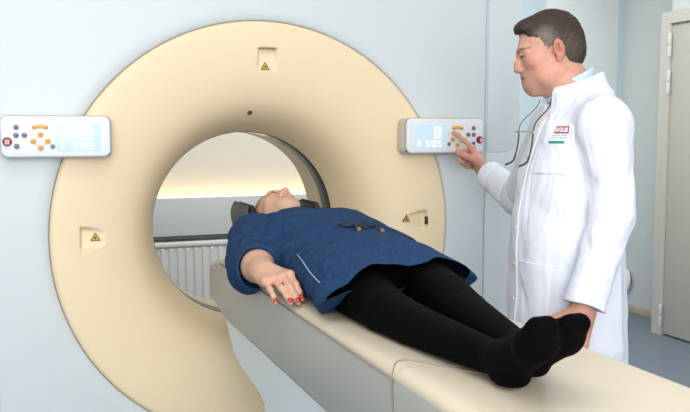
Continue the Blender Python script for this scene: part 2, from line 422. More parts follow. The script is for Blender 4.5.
def pockets(x, z, r):
    d = np.zeros_like(x)
    # upper pocket: step at its upper edge, easing out downwards
    u, v = x-.083, 1.727-z
    d += .024*sst(-.001, .006, v)*(1-sst(.0, .095, v))*sst(.036, .031, np.abs(u))
    # left pocket: step at its left edge, easing out to the right with a rounded nose
    u, v = x+.588, z-1.054
    hw = .036*np.sqrt(np.clip(1-(np.clip(u, 0, .1)/.095)**2, 0, 1))+1e-4
    d += .026*sst(-.001, .006, u)*(1-sst(.0, .1, u))*sst(1.12, .92, np.abs(v)/hw)
    # right pocket
    u, v = .742-x, z-1.064
    hw = .038*np.sqrt(np.clip(1-(np.clip(u, 0, .1)/.1)**2, 0, 1))+1e-4
    d += .026*sst(-.001, .006, u)*(1-sst(.0, .105, u))*sst(1.12, .92, np.abs(v)/hw)
    return d
# profile of the funnel: nearly flat outside, rolling smoothly into the tunnel
def prof(r):
    t = (r-.37)/(.765-.37)                      # 0 at the tunnel, 1 at the rim
    return t
PR = []
ctl = [(.765, .016), (.760, .006), (.745, .001), (.70, .004), (.64, .012), (.57, .026), (.51, .047), (.465, .076), (.43, .118), (.404, .172), (.386, .232), (.376, .275), (.372, .302)]
cr = [Vector((a, b, 0)) for a, b in ctl]
for p in spline(cr, 22): PR.append((p.x, p.y))
ring_surface('front_funnel', PR, 'beige', fn=pockets)
ring_surface('scan_window', [(.372, .302), (.3705, .305), (.3705, .413), (.372, .416)], 'ring_black', n=240)
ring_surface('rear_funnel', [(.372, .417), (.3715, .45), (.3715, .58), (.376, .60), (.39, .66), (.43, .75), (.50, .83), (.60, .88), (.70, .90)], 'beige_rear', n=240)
# glint modelled as a chrome strip at the top of the scan window
th = [R(a) for a in range(74, 87)]
V = [(GX+(.3695)*math.cos(a), y, GZ+(.3695)*math.sin(a)) for a in th for y in (.31, .408)]
mesh_np('window_glint', V, [(2*i, 2*i+1, 2*i+3, 2*i+2) for i in range(len(th)-1)], 'chrome', gan)
th = [R(a) for a in range(57, 62)]
V = [(GX+(.3695)*math.cos(a), y, GZ+(.3695)*math.sin(a)) for a in th for y in (.31, .408)]
mesh_np('window_marker', V, [(2*i, 2*i+1, 2*i+3, 2*i+2) for i in range(len(th)-1)], 'black', gan)
# front cover around the disc
def cover(x0, x1, z0, z1, y1, name, m):
    n = NT; th = np.linspace(0, 2*np.pi, n, endpoint=False); V = []
    c, s = np.cos(th), np.sin(th)
    def hole(dr): return np.stack([GX+(.757+dr)*c, GZ+(.772+dr)*s], 1)
    tx = np.where(c > 0, (x1-GX), (GX-x0))/np.maximum(np.abs(c), 1e-6); tz = np.where(s > 0, (z1-GZ), (GZ-z0))/np.maximum(np.abs(s), 1e-6)
    t = np.minimum(tx, tz); rect = np.stack([GX+t*c, GZ+t*s], 1)
    def shrink(d):
        return np.stack([np.clip(rect[:, 0], x0+d, x1-d), np.clip(rect[:, 1], z0+d, z1-d)], 1)
    rows = []
    for dr, y in ((.0015, .05), (.0015, .016), (.004, .010), (.012, .005), (.026, .0015), (.042, 0), (.05, 0)): rows.append((hole(dr), y))
    h = hole(.05); e = shrink(.012)
    for k in (.2, .4, .6, .8, 1.): rows.append((h+(e-h)*k, 0))
    for k in range(1, 7):
        a = R(90*k/6); rows.append((shrink(.012*(1-math.sin(a))), .012*(1-math.cos(a))))
    rows.append((shrink(0), y1)); rows.append((shrink(.0)*.0+np.stack([GX+.72*c, GZ+.72*s], 1), y1+.004))
    V = np.concatenate([np.stack([p[:, 0], np.full(n, y), p[:, 1]], 1) for p, y in rows]); m_ = len(rows)
    i = np.arange(m_-1)[:, None]*n; j = np.arange(n)[None]; jn = (j+1) % n
    F = np.stack([i+j, i+n+j, i+n+jn, i+jn], -1).reshape(-1, 4)
    o = mesh_np(name, V, F, m, gan); o.data.set_sharp_from_angle(angle=R(50)); return o
cover(-.863, 1.003, .20, 2.02, .90, 'front_cover', 'cover')
ring_surface('rim_gap', [(.752, .022), (.775, .022)], 'rim_line', n=240)
for sx, nm in ((1, 0), (-1, 0)):
    def X(v): return GX+sx*(v-GX)
    def bar(name, z0, z1, m, rbl):
        # side cover: flat front strip rolling back round the flank
        prof_ = [(1.0045, .008), (1.007, .003), (1.014, 0), (1.10, .001), (1.145, .007), (1.17, .022), (1.188, .05), (1.197, .1), (1.2, .2), (1.2, .9), (1.0045, .9)]
        bm = bmesh.new(); A = [bm.verts.new((X(x), y, z0)) for x, y in prof_]; Bv = [bm.verts.new((X(x), y, z1)) for x, y in prof_]
        bm.faces.new(A); bm.faces.new(Bv[::-1]); n = len(A)
        for i in range(n): bm.faces.new((A[i], A[(i+1) % n], Bv[(i+1) % n], Bv[i]))
        return from_bm(name, bm, m, gan, True, 40)
    bar('side_cover', .20, 2.02, 'cover_side', 0)
    q = [(1.0075, 1.337)]+[(1.075+.085*math.sin(R(a)), 1.422-.085*math.cos(R(a))) for a in range(0, 91, 9)]+[(1.16, 2.0), (1.0075, 2.0)]
    prism('access_panel', [(X(a), b) for a, b in q], 'y', .022, -.004, 'cover', gan, bev=.0025)
box('base', (-.95, .05, .0), (1.09, .88, .198), 'table_lower', gan, bev=.02)
# dark slit of the right pocket, lens dot, laser warning triangles
prism('laser_slit', [(.737, 1.05), (.7412, 1.05), (.7412, 1.082), (.737, 1.082)], 'y', .022, .0, 'black', gan)
prism('laser_slit', [(.055, 1.7225), (.112, 1.7225), (.112, 1.7262), (.055, 1.7262)], 'y', .022, .004, 'seam', gan)
def funnel_y(x, z):
    lo, hi = .37, .765
    for _ in range(40):
        r = (lo+hi)/2; e = (r-.37)/(.765-.37)
        if ((x-GX)/(.37+(.757-.37)*e))**2+((z-GZ)/(.37+(.772-.37)*e))**2 > 1: lo = r
        else: hi = r
    y = np.interp(r, [p[0] for p in PR[::-1]], [p[1] for p in PR[::-1]])
    return y+float(pockets(np.array([x]), np.array([z]), r)[0])
def tri_label(x, z, s=.017):
    def surf(dx, dz, lift): return (x+dx, funnel_y(x+dx, z+dz)-lift, z+dz)
    def tri(name, k, lift, m, par):
        a = [(-s*k, -s*.6*k), (s*k, -s*.6*k), (0, s*1.1*k)]
        V = [surf(*p, lift) for p in a]+[surf(*p, -.004) for p in a]
        return mesh_np(name, V, [(0, 1, 2), (0, 3, 4, 1), (1, 4, 5, 2), (2, 5, 3, 0)], m, par, False)
    o = tri('laser_label', 1, .004, 'black', gan); tri('yellow_field', .8, .005, 'warn_yellow', o)
    V = [surf(s*.22*math.cos(a), s*.22*math.sin(a), .0062) for a in [2*math.pi*i/10 for i in range(10)]]
    b = mesh_np('burst_symbol', V, [tuple(range(10))], 'black', o, False)
    return o
tri_label(.077, 1.658); tri_label(-.536, 1.055); tri_label(.655, 1.073)
yl = funnel_y(.037, 1.493)
prism('camera_lens', [(.037+.0085*math.cos(2*math.pi*i/20), 1.493+.0085*math.sin(2*math.pi*i/20)) for i in range(20)], 'y', yl+.02, yl-.008, 'black', gan, bev=.001)
# control panels
SEG = {'0': 'abcdef', '1': 'bc', '2': 'abged', '3': 'abgcd', '5': 'afgcd', '7': 'abc', '.': '.', ' ': ''}
def digits(text, x, z, h, y, m, par, adv=.6):
    bm = bmesh.new(); w = h*.5; t = h*.11
    def seg(x0, z0, x1, z1): box_bm((x0, y-.0012, z0), (x1, y, z1), bm=bm)
    for ch in text:
        if ch == '.':
            seg(x, z, x+t*1.2, z+t*1.2); x += t*2.6; continue
        for g in SEG[ch]:
            if g == 'a': seg(x, z+h-t, x+w, z+h)
            if g == 'd': seg(x, z, x+w, z+t)
            if g == 'g': seg(x, z+h/2-t/2, x+w, z+h/2+t/2)
            if g == 'f': seg(x, z+h/2, x+t, z+h)
            if g == 'e': seg(x, z, x+t, z+h/2)
            if g == 'b': seg(x+w-t, z+h/2, x+w, z+h)
            if g == 'c': seg(x+w-t, z, x+w, z+h/2)
        x += h*adv+.002
    return from_bm('screen_digits', bm, m, par)
def control_panel(sx, lab):
    def X(v): return GX-.007+sx*(v-GX+.007)            # v in the right hand panel's coordinates
    def pr(pts): return [(X(a), b) for a, b in pts]
    yf = -.07
    p = prism('control_panel', pr(rrect(.612, 1.338, .951, 1.472, .022)), 'y', -.012, yf, 'panel', gan, bev=.007, seg=3); p['label'] = lab
    prism('panel_rim', pr(rrect(.605, 1.335, .951, 1.474, .024)), 'y', 0.004, -.055, 'panel_edge', p, bev=.006)
    prism('panel_seam', pr(rrect(.607, 1.3355, .952, 1.4735, .023)), 'y', -.0551, -.0575, 'rim_line', p)
    prism('screen', pr(rrect(.643, 1.357, .783, 1.449, .003)), 'y', yf+.004, yf-.001, 'screen', p, bev=.0005)
    s0 = X(.643) if sx > 0 else X(.783)
    digits('0.0', s0+.085, 1.421, .019, yf-.001, 'digit_warm', p); digits('0.0', s0+.085, 1.396, .019, yf-.001, 'digit_warm', p)
    digits('0', s0+.015, 1.366, .02, yf-.001, 'digit_warm', p); digits('572.5', s0+.052, 1.364, .022, yf-.001, 'digit', p)
    bm = bmesh.new(); box_bm((s0+.004, yf-.0015, 1.392), (s0+.048, yf-.001, 1.444), bm=bm); from_bm('screen_icon_field', bm, 'screen', p)
    for a, b in ((.903, 1.435), (.879, 1.4095), (.904, 1.4095), (.903, 1.374)):
        o = disc_y('grey_button', X(a), b, yf+.001, .0088, .005, 'grey_button', p)
    disc_y('grey_button', X(.794), 1.373, yf+.001, .0075, .005, 'grey_button', p)
    for a, b in ((.8305, 1.4115), (.809, 1.390), (.853, 1.390), (.831, 1.3685)):
        disc_y('yellow_button', X(a), b, yf+.001, .0092, .006, 'yellow_button', p, n=24)
    tube('button_cross', [(X(.815), yf-.0006, 1.402), (X(.846), yf-.0006, 1.376)], .0012, 'icon_white', p, n=4)
    tube('button_cross', [(X(.846), yf-.0006, 1.402), (X(.815), yf-.0006, 1.376)], .0012, 'icon_white', p, n=4)
    bow = [(.807, 1.4295), (.815, 1.4285), (.823, 1.4325), (.839, 1.4325), (.847, 1.4285), (.855, 1.4295), (.855, 1.4405), (.845, 1.4425), (.831, 1.4455), (.817, 1.4425), (.807, 1.4405)]
    prism('yellow_button', pr(bow), 'y', yf+.001, yf-.006, 'yellow_button', p, bev=.0015)
    e = disc_y('emergency_stop', X(.931), 1.389, yf+.001, .0145, .004, 'stop_ring', p)
    disc_y('mushroom_head', X(.931), 1.389, yf-.003, .0122, .012, 'stop_red', e, bev=.004)
    bm = bmesh.new()
    for dx in (-.005, 0, .005): box_bm((X(.931)+dx-.0012, yf-.0178, 1.383), (X(.931)+dx+.0012, yf-.0168, 1.395), bm=bm)
    box_bm((X(.931)-.0062, yf-.0178, 1.381), (X(.931)+.0062, yf-.0168, 1.3845), bm=bm)
    from_bm('stop_symbol', bm, 'icon_white', e)
    for a, b in ((.903, 1.435), (.879, 1.4095), (.904, 1.4095), (.903, 1.374)):
        box('button_mark', (X(a)-.004, yf-.0048, b-.001), (X(a)+.004, yf-.0038, b+.001), 'icon_dark', p)
    for a, b in ((.8305, 1.4115), (.809, 1.390), (.853, 1.390), (.831, 1.3685), (.813, 1.4345), (.849, 1.4345)):
        box('button_mark', (X(a)-.0042, yf-.0064, b-.001), (X(a)+.0042, yf-.0048, b+.001), 'icon_brown', p)
    disc_y('corner_screw', X(.617), 1.347, -.05, .004, .012, 'black', p)
    return p
control_panel(-1, 'left control panel with red stop button at its outer end'); control_panel(1, 'right control panel the doctor points at')
#MARK_TABLE
# ------------------------------------------------------------------ patient table
tb = empty('examination_table', (.07, -1.3, 0), 'long beige topped patient table with grey sides running into the scanner tunnel', 'patient table')
TX0, TX1, ZT = -.150, .290, .975
def xsec(name, pts, ys, m, parent, scale=None):
    """cross-section (x,z) swept along y; scale(i) -> (x squeeze, dz) for the ends"""
    n = len(pts); V = []; F = []
    for k, y in enumerate(ys):
        sx, dz = scale(k) if scale else (1, 0)
        V += [(.07+(x-.07)*sx, y, z+dz) for x, z in pts]
    for k in range(len(ys)-1):
        for i in range(n): F.append((k*n+i, k*n+(i+1) % n, (k+1)*n+(i+1) % n, (k+1)*n+i))
    F.append(tuple(range(n))[::-1]); F.append(tuple((len(ys)-1)*n+i for i in range(n)))
    bm = bmesh.new(); vs = [bm.verts.new(v) for v in V]
    for f in F: bm.faces.new([vs[i] for i in f])
    return from_bm(name, bm, m, parent, True, 38)
# upper side band, leaning in towards its bottom edge
side = [(TX0+.002, ZT), (TX0, ZT-.012), (TX0+.006, .80), (TX0+.010, .793), (TX1-.010, .793), (TX1-.006, .80), (TX1, ZT-.012), (TX1-.002, ZT)]
def band(name, ya, yb, m='table_side', ta=0):
    return xsec(name, side, [ya, yb], m, tb)
bmesh_y = [-.030, -.045]
band('side_band', -1.577, -.20); band('foot_band', -2.35, -1.583)
V = []
# chamfered end cap towards the tunnel
for x, z in side: V.append((x, -.20, z))
n = len(side); V += [(.07+(x-.07)*.995, -.018 if z > .9 else .012, z-.034 if z > .9 else z+.034) for x, z in side]
mesh_np('end_cap', V, [(i, (i+1) % n, n+(i+1) % n, n+i) for i in range(n)]+[tuple(range(n, 2*n))], 'table_side', tb, False)
# mattress with rounded edges and a shallow dish
top = []
for k in range(9):
    a = R(180-90*k/8); top.append((TX0+.002+.030*(1+math.cos(a)), ZT+.018*math.sin(a)))
mid = [(TX0+.032+(TX1-TX0-.064)*t, ZT+.018-.010*math.sin(math.pi*t)) for t in [i/12 for i in range(1, 12)]]
top = top+mid+[(.14-x, z) for x, z in top[::-1]]
xsec('mattress', [(x, z) for x, z in top]+[(TX1-.006, ZT-.004), (TX0+.006, ZT-.004)], [-1.5785, -.22, -.20, -.04, -.022], 'cushion', tb, lambda k: [(1, 0), (1, 0), (1, -.001), (.987, -.030), (.97, -.040)][k])
xsec('foot_mattress', [(x, z) for x, z in top]+[(TX1-.006, ZT-.004), (TX0+.006, ZT-.004)], [-2.35, -2.33, -1.5815], 'cushion', tb, lambda k: [(.97, -.008), (1, 0), (1, 0)][k])
# cover seam: up the side, over the edge and slanting across the top
def topz(x):
    xs_ = [p[0] for p in top]; return float(np.interp(x, xs_, [p[1] for p in top]))
sp = [(TX0+.005, -1.58, .80), (TX0+.002, -1.58, .90), (TX0-.001, -1.58, .962), (TX0+.001, -1.577, .976), (TX0+.006, -1.57, topz(TX0+.006)), (TX0+.016, -1.555, topz(TX0+.016)), (TX0+.032, -1.538, topz(TX0+.032)), (TX0+.06, -1.54, topz(TX0+.06)), (TX0+.11, -1.595, topz(TX0+.11)), (.017, -1.66, topz(.017)), (.06, -1.705, topz(.06))]
tube('cover_seam', spline(sp, 5), .0018, 'seam', tb, n=8)
tube('edge_piping', [(TX0, y, ZT+.0005) for y in (-1.578, -.20)], .0022, 'seam', tb, n=6)
# lower housing flaring outwards, its end cut in a long S curve
S = [(-.225, .789), (-.28, .745), (-.345, .705), (-.43, .685), (-.55, .675), (-.65, .667), (-.71, .65), (-.74, .62), (-.755, .5), (-.76, .3), (-.76, .0), (-2.0, 0), (-2.0, .5), (-2.3, .789)]
def flare(z): return TX0+.012-.022*max(0, min(1, (.789-z)/.5))
bm = bmesh.new(); A = [bm.verts.new((flare(z), y, z)) for y, z in S]; Bv = [bm.verts.new((.14-flare(z), y, z)) for y, z in S]
bm.faces.new(A[::-1]); bm.faces.new(Bv); n = len(S)
for i in range(n): bm.faces.new((A[i], A[(i+1) % n], Bv[(i+1) % n], Bv[i]))
bmesh.ops.triangulate(bm, faces=[f for f in bm.faces if len(f.verts) > 4])
from_bm('lower_housing', bm, 'table_lower', tb, True, 30)
prism('housing_gap', [(TX0+.023, .785), (TX1-.023, .785), (TX1-.023, .7945), (TX0+.023, .7945)], 'y', -2.3, -.24, 'black', tb)
# thin carbon cradle carrying the head end into the tunnel
cp = []
for i in range(17):
    a = math.pi*(i/16); cp.append((.08-.105*math.cos(a), .975-.03*math.sin(a)))
cp2 = [(.07+(x-.07)*.93, z+.014) for x, z in cp]
xsec('cradle', [(x, z) for x, z in cp]+[(x, z) for x, z in cp2[::-1]], [-.02, .14], 'cradle', tb)
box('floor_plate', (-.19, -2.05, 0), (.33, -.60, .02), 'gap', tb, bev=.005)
# head support on the cradle
hr = empty('head_support', (.07, -.03, .96), 'black padded head support under the lying woman\'s head', 'head support')
def ushape(name, y0, y1, m, r0, r1, a0, a1, lean=.0):
    """half-round trough, its side wings ending in rounded tips"""
    bm = bmesh.new(); rows = []; na = 28
    for k in range(na+1):
        a = a0+(a1-a0)*k/na; e = min(k, na-k)/na; rc = math.sqrt(max(0, 1-max(0, 1-e/.09)**2)); row = []
        ri, ro = (r0+r1)/2-(r1-r0)/2*max(rc, .15), (r0+r1)/2+(r1-r0)/2*max(rc, .15)
        L0, L1 = y0+.03*(1-rc), y1-.03*(1-rc)
        for rr, yy in ((ri, L0+.008), (ri+.004, L0), (ro-.004, L0), (ro, L0+.008), (ro, L1-.008), (ro-.004, L1), (ri+.004, L1), (ri, L1-.008)):
            row.append(bm.verts.new((0.092+rr*1.0*math.cos(R(a)), yy, 1.122+rr*math.sin(R(a)))))
        rows.append(row)
    for k in range(na):
        for q in range(8): bm.faces.new((rows[k][q], rows[k][(q+1) % 8], rows[k+1][(q+1) % 8], rows[k+1][q]))
    bm.faces.new(rows[0][::-1]); bm.faces.new(rows[-1])
    return from_bm(name, bm, m, hr, True, 50)
ushape('shell', -.17, .07, 'pad_grey', .131, .142, 161, 379)
ushape('padding', -.175, .065, 'pad_black', .106, .1305, 159, 381)
box('foot', (-.03, -.10, .966), (.17, .05, 1.002), 'cradle', hr, bev=.006)
#MARK_PEOPLE
# ------------------------------------------------------------------ people: shared anatomy
def offs(male): return (.006, .008, .009, .009, .002) if male else (0, 0, 0, 0, 0)       # eyes, nose, mouth, chin, brow shifts
def head(S, male):
    e = S.ell; c = S.cap; E_, N_, M_, C_, B_ = offs(male)
    e((0, .014, .036), (.076, .098, .087), 0)
    e((0, -.03, -.02+C_*.5), (.064, .062, .085), .03)
    for s in (-1, 1):
        c((s*.052, .005, -.06), (s*.022, -.068, -.1+C_), .024, .018, .03)
        e((s*.042, -.06, -.028+E_), (.026, .024, .022), .03)
    e((0, -.076, -.104+C_), (.024, .02, .018), .025)
    if male:
        c((0, -.066, -.110+C_), (0, .01, -.098), .03, .052, .03)       # heavier under the chin
        for s in (-1, 1): e((s*.047, -.03, -.075), (.026, .035, .03), .03)
    else: c((0, -.066, -.108), (0, .01, -.095), .024, .042, .03)
    e((0, -.075, -.07+M_), (.034, .026, .03), .03)
    c((-.034, -.079, .02+B_), (.034, -.079, .02+B_), .014, .014, .02)
    if male:
        for s in (-1, 1): c((s*.014, -.089, .0145+B_), (s*.046, -.078, .0165+B_), .0085, .008, .012)
    for s in (-1, 1): e((s*.033, -.100, -.002+E_), (.017, .017, .0115), .014, 's')
    nt = .006 if male else 0
    c((0, -.087, .012+E_), (0, -.106+nt*.3, -.022+N_), .0085, .010, .014); c((0, -.106+nt*.3, -.022+N_), (0, -.116+nt, -.04+N_), .0095, .0118 if male else .0125, .012)
    for s in (-1, 1):
        e((s*.0135, -.101, -.044+N_), (.0095, .013, .0082), .008)
        e((s*.0075, -.112+nt, -.0545+N_), (.0042, .005, .005), .003, 's')
        e((s*.032, -.0805, -.002+E_), (.0128, .0128, .0122), .002)
        c((s*.019, -.0885, .003+E_), (s*.033, -.0925, .005+E_), .0046, .0054, .003); c((s*.033, -.0925, .005+E_), (s*.047, -.082, .0005+E_), .0054, .0042, .003)
        c((s*.021, -.0875, -.0092+E_), (s*.034, -.0905, -.0108+E_), .0034, .0036, .004); c((s*.034, -.0905, -.0108+E_), (s*.046, -.082, -.0075+E_), .0036, .0034, .004)
    c((-.024, -.085, -.0725+M_), (0, -.0995, -.0685+M_), .0055, .007, .006); c((.024, -.085, -.0725+M_), (0, -.0995, -.0685+M_), .0055, .007, .004)
    c((-.022, -.085, -.079+M_), (0, -.097, -.0815+M_), .0055, .0075, .005); c((.022, -.085, -.079+M_), (0, -.097, -.0815+M_), .0055, .0075, .004)
    c((-.029, -.089, -.0755+M_), (0, -.1075, -.0745+M_), .0022, .0025, .004, 's'); c((.029, -.089, -.0755+M_), (0, -.1075, -.0745+M_), .0022, .0025, .004, 's')
    for s in (-1, 1):                                  # ears
        a = R(20)*s; ry = [[math.cos(a), -math.sin(a), 0], [math.sin(a), math.cos(a), 0], [0, 0, 1]]
        e((s*.081, .018, -.004), (.0085, .020, .033), .004, 'u', ry); e((s*.0905, .013, .002), (.0075, .011, .020), .004, 's', ry); c((s*.088, .02, .014), (s*.089, .022, -.012), .003, .003, .004, 'u')
        e((s*.08, .009, -.033), (.006, .009, .011), .004); e((s*.0815, .004, -.008), (.004, .006, .008), .003)
    c((0, .03, -.05), (0, .045, -.16), .058 if male else .05, .064 if male else .053, .03)
def face_color(L, male, base):
    """L: vertices in head-local coordinates -> colours"""
    E_, N_, M_, C_, B_ = offs(male); C = np.tile(np.array(base), (len(L), 1))
    def mix(C, w, c): return C*(1-w)+np.array(c)*w
    red = [.56, .19, .135] if male else [.60, .26, .19]
    for s in (-1, 1):
        C = mix(C, blob(L, (s*.045, -.075, -.032), (.03, .035, .024), 1.2)*(.38 if male else .22), red)
        C = mix(C, blob(L, (s*.086, .017, -.004), (.014, .026, .042), .6)*.6, red); C = mix(C, blob(L, (s*.083, .012, .0), (.008, .010, .018), .6)*.5, [.28, .09, .06])
    C = mix(C, blob(L, (0, -.115, -.04+N_), (.02, .022, .016), 1)*(.4 if male else .3), red)
    if male: C = mix(C, blob(L, (0, -.07, -.085), (.06, .07, .04), .8)*.35, [.34, .19, .145])
    lip = [.42, .15, .12] if male else [.62, .22, .20]
    C = mix(C, blob(L, (0, -.1, -.075+M_), (.029, .03, .0115), .4)*.75, lip)
    C = mix(C, blob(L, (0, -.1045, -.0745+M_), (.027, .03, .0022), .5)*.8, [.09, .02, .018])
    bro = [.12, .085, .06] if male else [.38, .25, .15]
    for s in (-1, 1):
        for t in np.linspace(0, 1, 7):
            p = np.array((s*(.015+.036*t), -.093+.02*t*t, .019+B_+.006*math.sin(t*2.6)))
            C = mix(C, blob(L, p, (.008, .022, .0046 if male else .0042), .6)*(.7 if male else .5), bro)
        ic = np.array((s*.032, -.0805, -.002+E_)); dist = np.sqrt(((L-ic)**2).sum(1)); on = (np.abs(dist-.0127) < .0014) & (L[:, 1] < -.083)
        C[on] = [.50, .45, .42]
        q = np.sqrt((L[:, 0]-s*.032)**2+(L[:, 2]+.0035-E_)**2)
        C[on & (q < .0062)] = [.06, .07, .08]; C[on & (q < .0028)] = [.01, .01, .01]
        for a, b in (((s*.019, -.0915, -.001), (s*.033, -.0965, .0005)), ((s*.033, -.0965, .0005), (s*.047, -.084, -.003))):
            for t in np.linspace(0, 1, 6):
                p = np.array(a)*(1-t)+np.array(b)*t+np.array((0, 0, E_)); C = mix(C, blob(L, p, (.004, .004, .0022), .6)*(.75 if male else .8), [.07, .04, .03])
        C = mix(C, blob(L, (s*.0075, -.109, -.055+N_), (.005, .006, .0045), .4)*.9, [.12, .03, .025])
    return C
FIN = {'index': (.032, (.043, .026, .022), .0098), 'middle': (.010, (.047, .030, .023), .0100), 'ring': (-.013, (.043, .028, .023), .0095), 'pinky': (-.034, (.034, .021, .02), .0083)}
def hand(S, wrist, f, d, side, flex, thumb, sc=1., spread=None, tthumb=None):
    """f along the hand, d out of its back; side=+1 right hand; flex: angles per finger; returns nail frames"""
    f = np.array(f, float); f /= np.linalg.norm(f); d = np.array(d, float); d -= f*(d@f); d /= np.linalg.norm(d); r = np.cross(d, f)*side
    M = np.stack([f, r, d], 1); W0 = np.array(wrist, float)
    def w(p): return W0+M@(np.array(p, float)*sc)
    S.frame()
    nails = []
    S.cap(w((-.03, 0, 0)), w((.012, 0, 0)), .028*sc, .027*sc, .02, sq=(d, .75))
    kn = {}
    for nm, (y, L, rad) in FIN.items():
        kx = {'index': .094, 'middle': .097, 'ring': .09, 'pinky': .081}[nm]
        b = (kx, y, .002); kn[nm] = b
        S.cap(w((.008, y*.55, -.002)), w((kx, y, 0)), .0155*sc, .0125*sc, .014*sc)
        S.ell(w((kx, y, .004)), [.011*sc]*3, .008*sc)
    S.cap(w((.02, .012, -.008)), w((.055, .03, -.01)), .017*sc, .013*sc, .014*sc); S.cap(w((.02, -.02, -.008)), w((.06, -.03, -.008)), .014*sc, .011*sc, .014*sc)
    for nm, (y, L, rad) in FIN.items():
        p = np.array(kn[nm]); a = 0; sp = (spread or {}).get(nm, y*1.2)
        for i in range(3):
            a += R(flex[nm][i]); dr = np.array((math.cos(a)*math.cos(sp), math.cos(a)*math.sin(sp), -math.sin(a))); q = p+dr*L[i]
            ra = rad*(1-.1*i); S.cap(w(p), w(q), ra*sc, ra*.9*sc, .004*sc); 
            if i < 2: S.ell(w(q+np.array((0, 0, .0005))), [ra*1.02*sc]*3, .003*sc)
            p = q
        up = np.array((math.sin(a)*math.cos(sp), math.sin(a)*math.sin(sp), math.cos(a)))
        nails.append((w(p-dr*.004+up*rad*.68), M@dr, M@up, rad*.72*sc))
    pts = [np.array(x) for x in thumb]; rr = [.0145, .0125, .0112, .0095]
    for i in range(3): S.cap(w(pts[i]), w(pts[i+1]), rr[i]*sc, rr[i+1]*sc, .008*sc if i == 0 else .004*sc)
    S.cap(w((.03, .02, -.006)), w(pts[1]), .013*sc, .0125*sc, .014*sc)
    dr = pts[3]-pts[2]; dr /= np.linalg.norm(dr); up = np.array(tthumb or (0, .5, .8), float); up -= dr*(up@dr); up /= np.linalg.norm(up)
    nails.append((w(pts[3]-dr*.003+up*.0065), M@dr, M@up, .0082*sc))
    return nails
def nail_mesh(nails, m, par, name='fingernail'):
    for c, t, u, r in nails:
        s = np.cross(t, u); V = []; F = []; nu, nv = 9, 7
        for i in range(nu):
            for j in range(nv):
                a = (j/(nv-1)-.5)*2.0; l = (i/(nu-1)-.5)*2
                wd = math.sqrt(max(0, 1-abs(l)**3.5))*1.0+.02
                V.append(c+t*l*r*1.25+s*math.sin(a)*r*wd*1.05+u*((math.cos(a)-1)*r*.8+r*.28-.25*r*l*l))
        for i in range(nu-1):
            for j in range(nv-1): F.append((i*nv+j, i*nv+j+1, (i+1)*nv+j+1, (i+1)*nv+j))
        o = mesh_np(name, V, F, m, par); sm = o.modifiers.new('thickness', 'SOLIDIFY'); sm.thickness = .0012; sm.offset = -1
def wn(p, fx, fy, fz, ph): return np.sin(p[..., 0]*fx+p[..., 1]*fy+p[..., 2]*fz+ph)
#MARK_PATIENT
# ------------------------------------------------------------------ lying woman
PT = empty('person', (.07, -.9, .99), 'woman in a blue denim dress and black tights lying on the table', 'person')
PHM = np.array([[1, 0, 0], [0, .26, .966], [0, -.966, .26]]).T @ np.eye(3)
PHM = np.stack([np.array([1, 0, 0.]), np.array([0, .24, -.971]), np.array([0, .971, .24])], 1)
yw = R(6); PHM = np.array([[math.cos(yw), 0, math.sin(yw)], [0, 1, 0], [-math.sin(yw), 0, math.cos(yw)]]) @ PHM
PHT = np.array([.062, -.170, 1.125]); PHS = .93
LEG = [((-.022, -.98, 1.058), (-.03, -1.30, 1.026), (.002, -1.70, 1.024)), ((.145, -.98, 1.062), (.120, -1.30, 1.048), (.066, -1.665, 1.028))]
def legs(S, g):
    for (h, k, a), tz in zip(LEG, (((-.016, -.124, .062), (-.029, -.158, .099)), ((-.014, -.138, .058), (-.021, -.178, .09)))):
        h, k, a = map(np.array, (h, k, a))
        S.cap(h, k, .084+g, .053+g, .005); S.cap(k, k+(a-k)*.3+np.array((0, 0, -.006)), .053+g, .047+g, .005); S.cap(k+(a-k)*.3+np.array((0, 0, -.006)), a, .047+g, .030+g, .005)
        heel = a+np.array((.0, -.03, -.011)); ball = a+np.array(tz[0]); toe = a+np.array(tz[1])
        S.ell(heel, (.03+g, .034+g, .032+g), .02)
        S.cap(a+np.array((0, -.01, .01)), ball, .031+g, .027+g, .018); S.cap(heel, ball, .028+g, .025+g, .02)
        for dx in (-.015, .013): S.cap(ball+np.array((dx, 0, 0)), toe+np.array((dx*.8, 0, 0)), .024+g, .016+g, .015)
S = SDF()
S.frame(PHM, PHT, PHS); head(S, False); S.frame()
S.ell((.07, -.55, 1.075), (.155, .20, .072), .05); S.ell((.07, -.88, 1.045), (.15, .22, .05), .03)
S.cap((-.07, -.40, 1.09), (.21, -.40, 1.09), .052, .052, .03)
legs(S, -.012)
RS, RE, RW = np.array((-.085, -.41, 1.095)), np.array((-.152, -.64, 1.045)), np.array((-.176, -.835, 1.052))
S.cap(RS, RE, .05, .047, .03); S.cap(RE, RE+(RW-RE)*.4, .048, .043, .02); S.cap(RE+(RW-RE)*.4, RW, .043, .027, .02)
LS, LE, LW = np.array((.24, -.41, 1.095)), np.array((.32, -.65, 1.04)), np.array((.275, -.88, 1.02))
S.cap(LS, LE, .05, .043, .03); S.cap(LE, LW, .043, .027, .02)
flx = {'index': (20, 12, 8), 'middle': (18, 12, 8), 'ring': (18, 12, 8), 'pinky': (22, 14, 8)}
th = [(.02, .028, -.004), (.052, .045, -.014), (.082, .048, -.022), (.108, .043, -.03)]
nails = hand(S, RW, (.14, -.97, -.06), (-.22, -.06, .95), 1, flx, th, .98, {'index': -.17, 'middle': -.10, 'ring': -.02, 'pinky': -.12})
nails2 = hand(S, LW, (-.1, -.98, -.04), (.1, .0, 1), -1, {k: (12, 12, 8) for k in FIN}, th, .95)
V, F = S.mesh(.0032, (-.42, -1.95, .90), (.50, .05, 1.32), 1)
pb = mesh_np('body', V, F, 'skin', PT)
L = ((V-PHT)@PHM)/PHS
C = face_color(L, False, [.66, .40, .285])
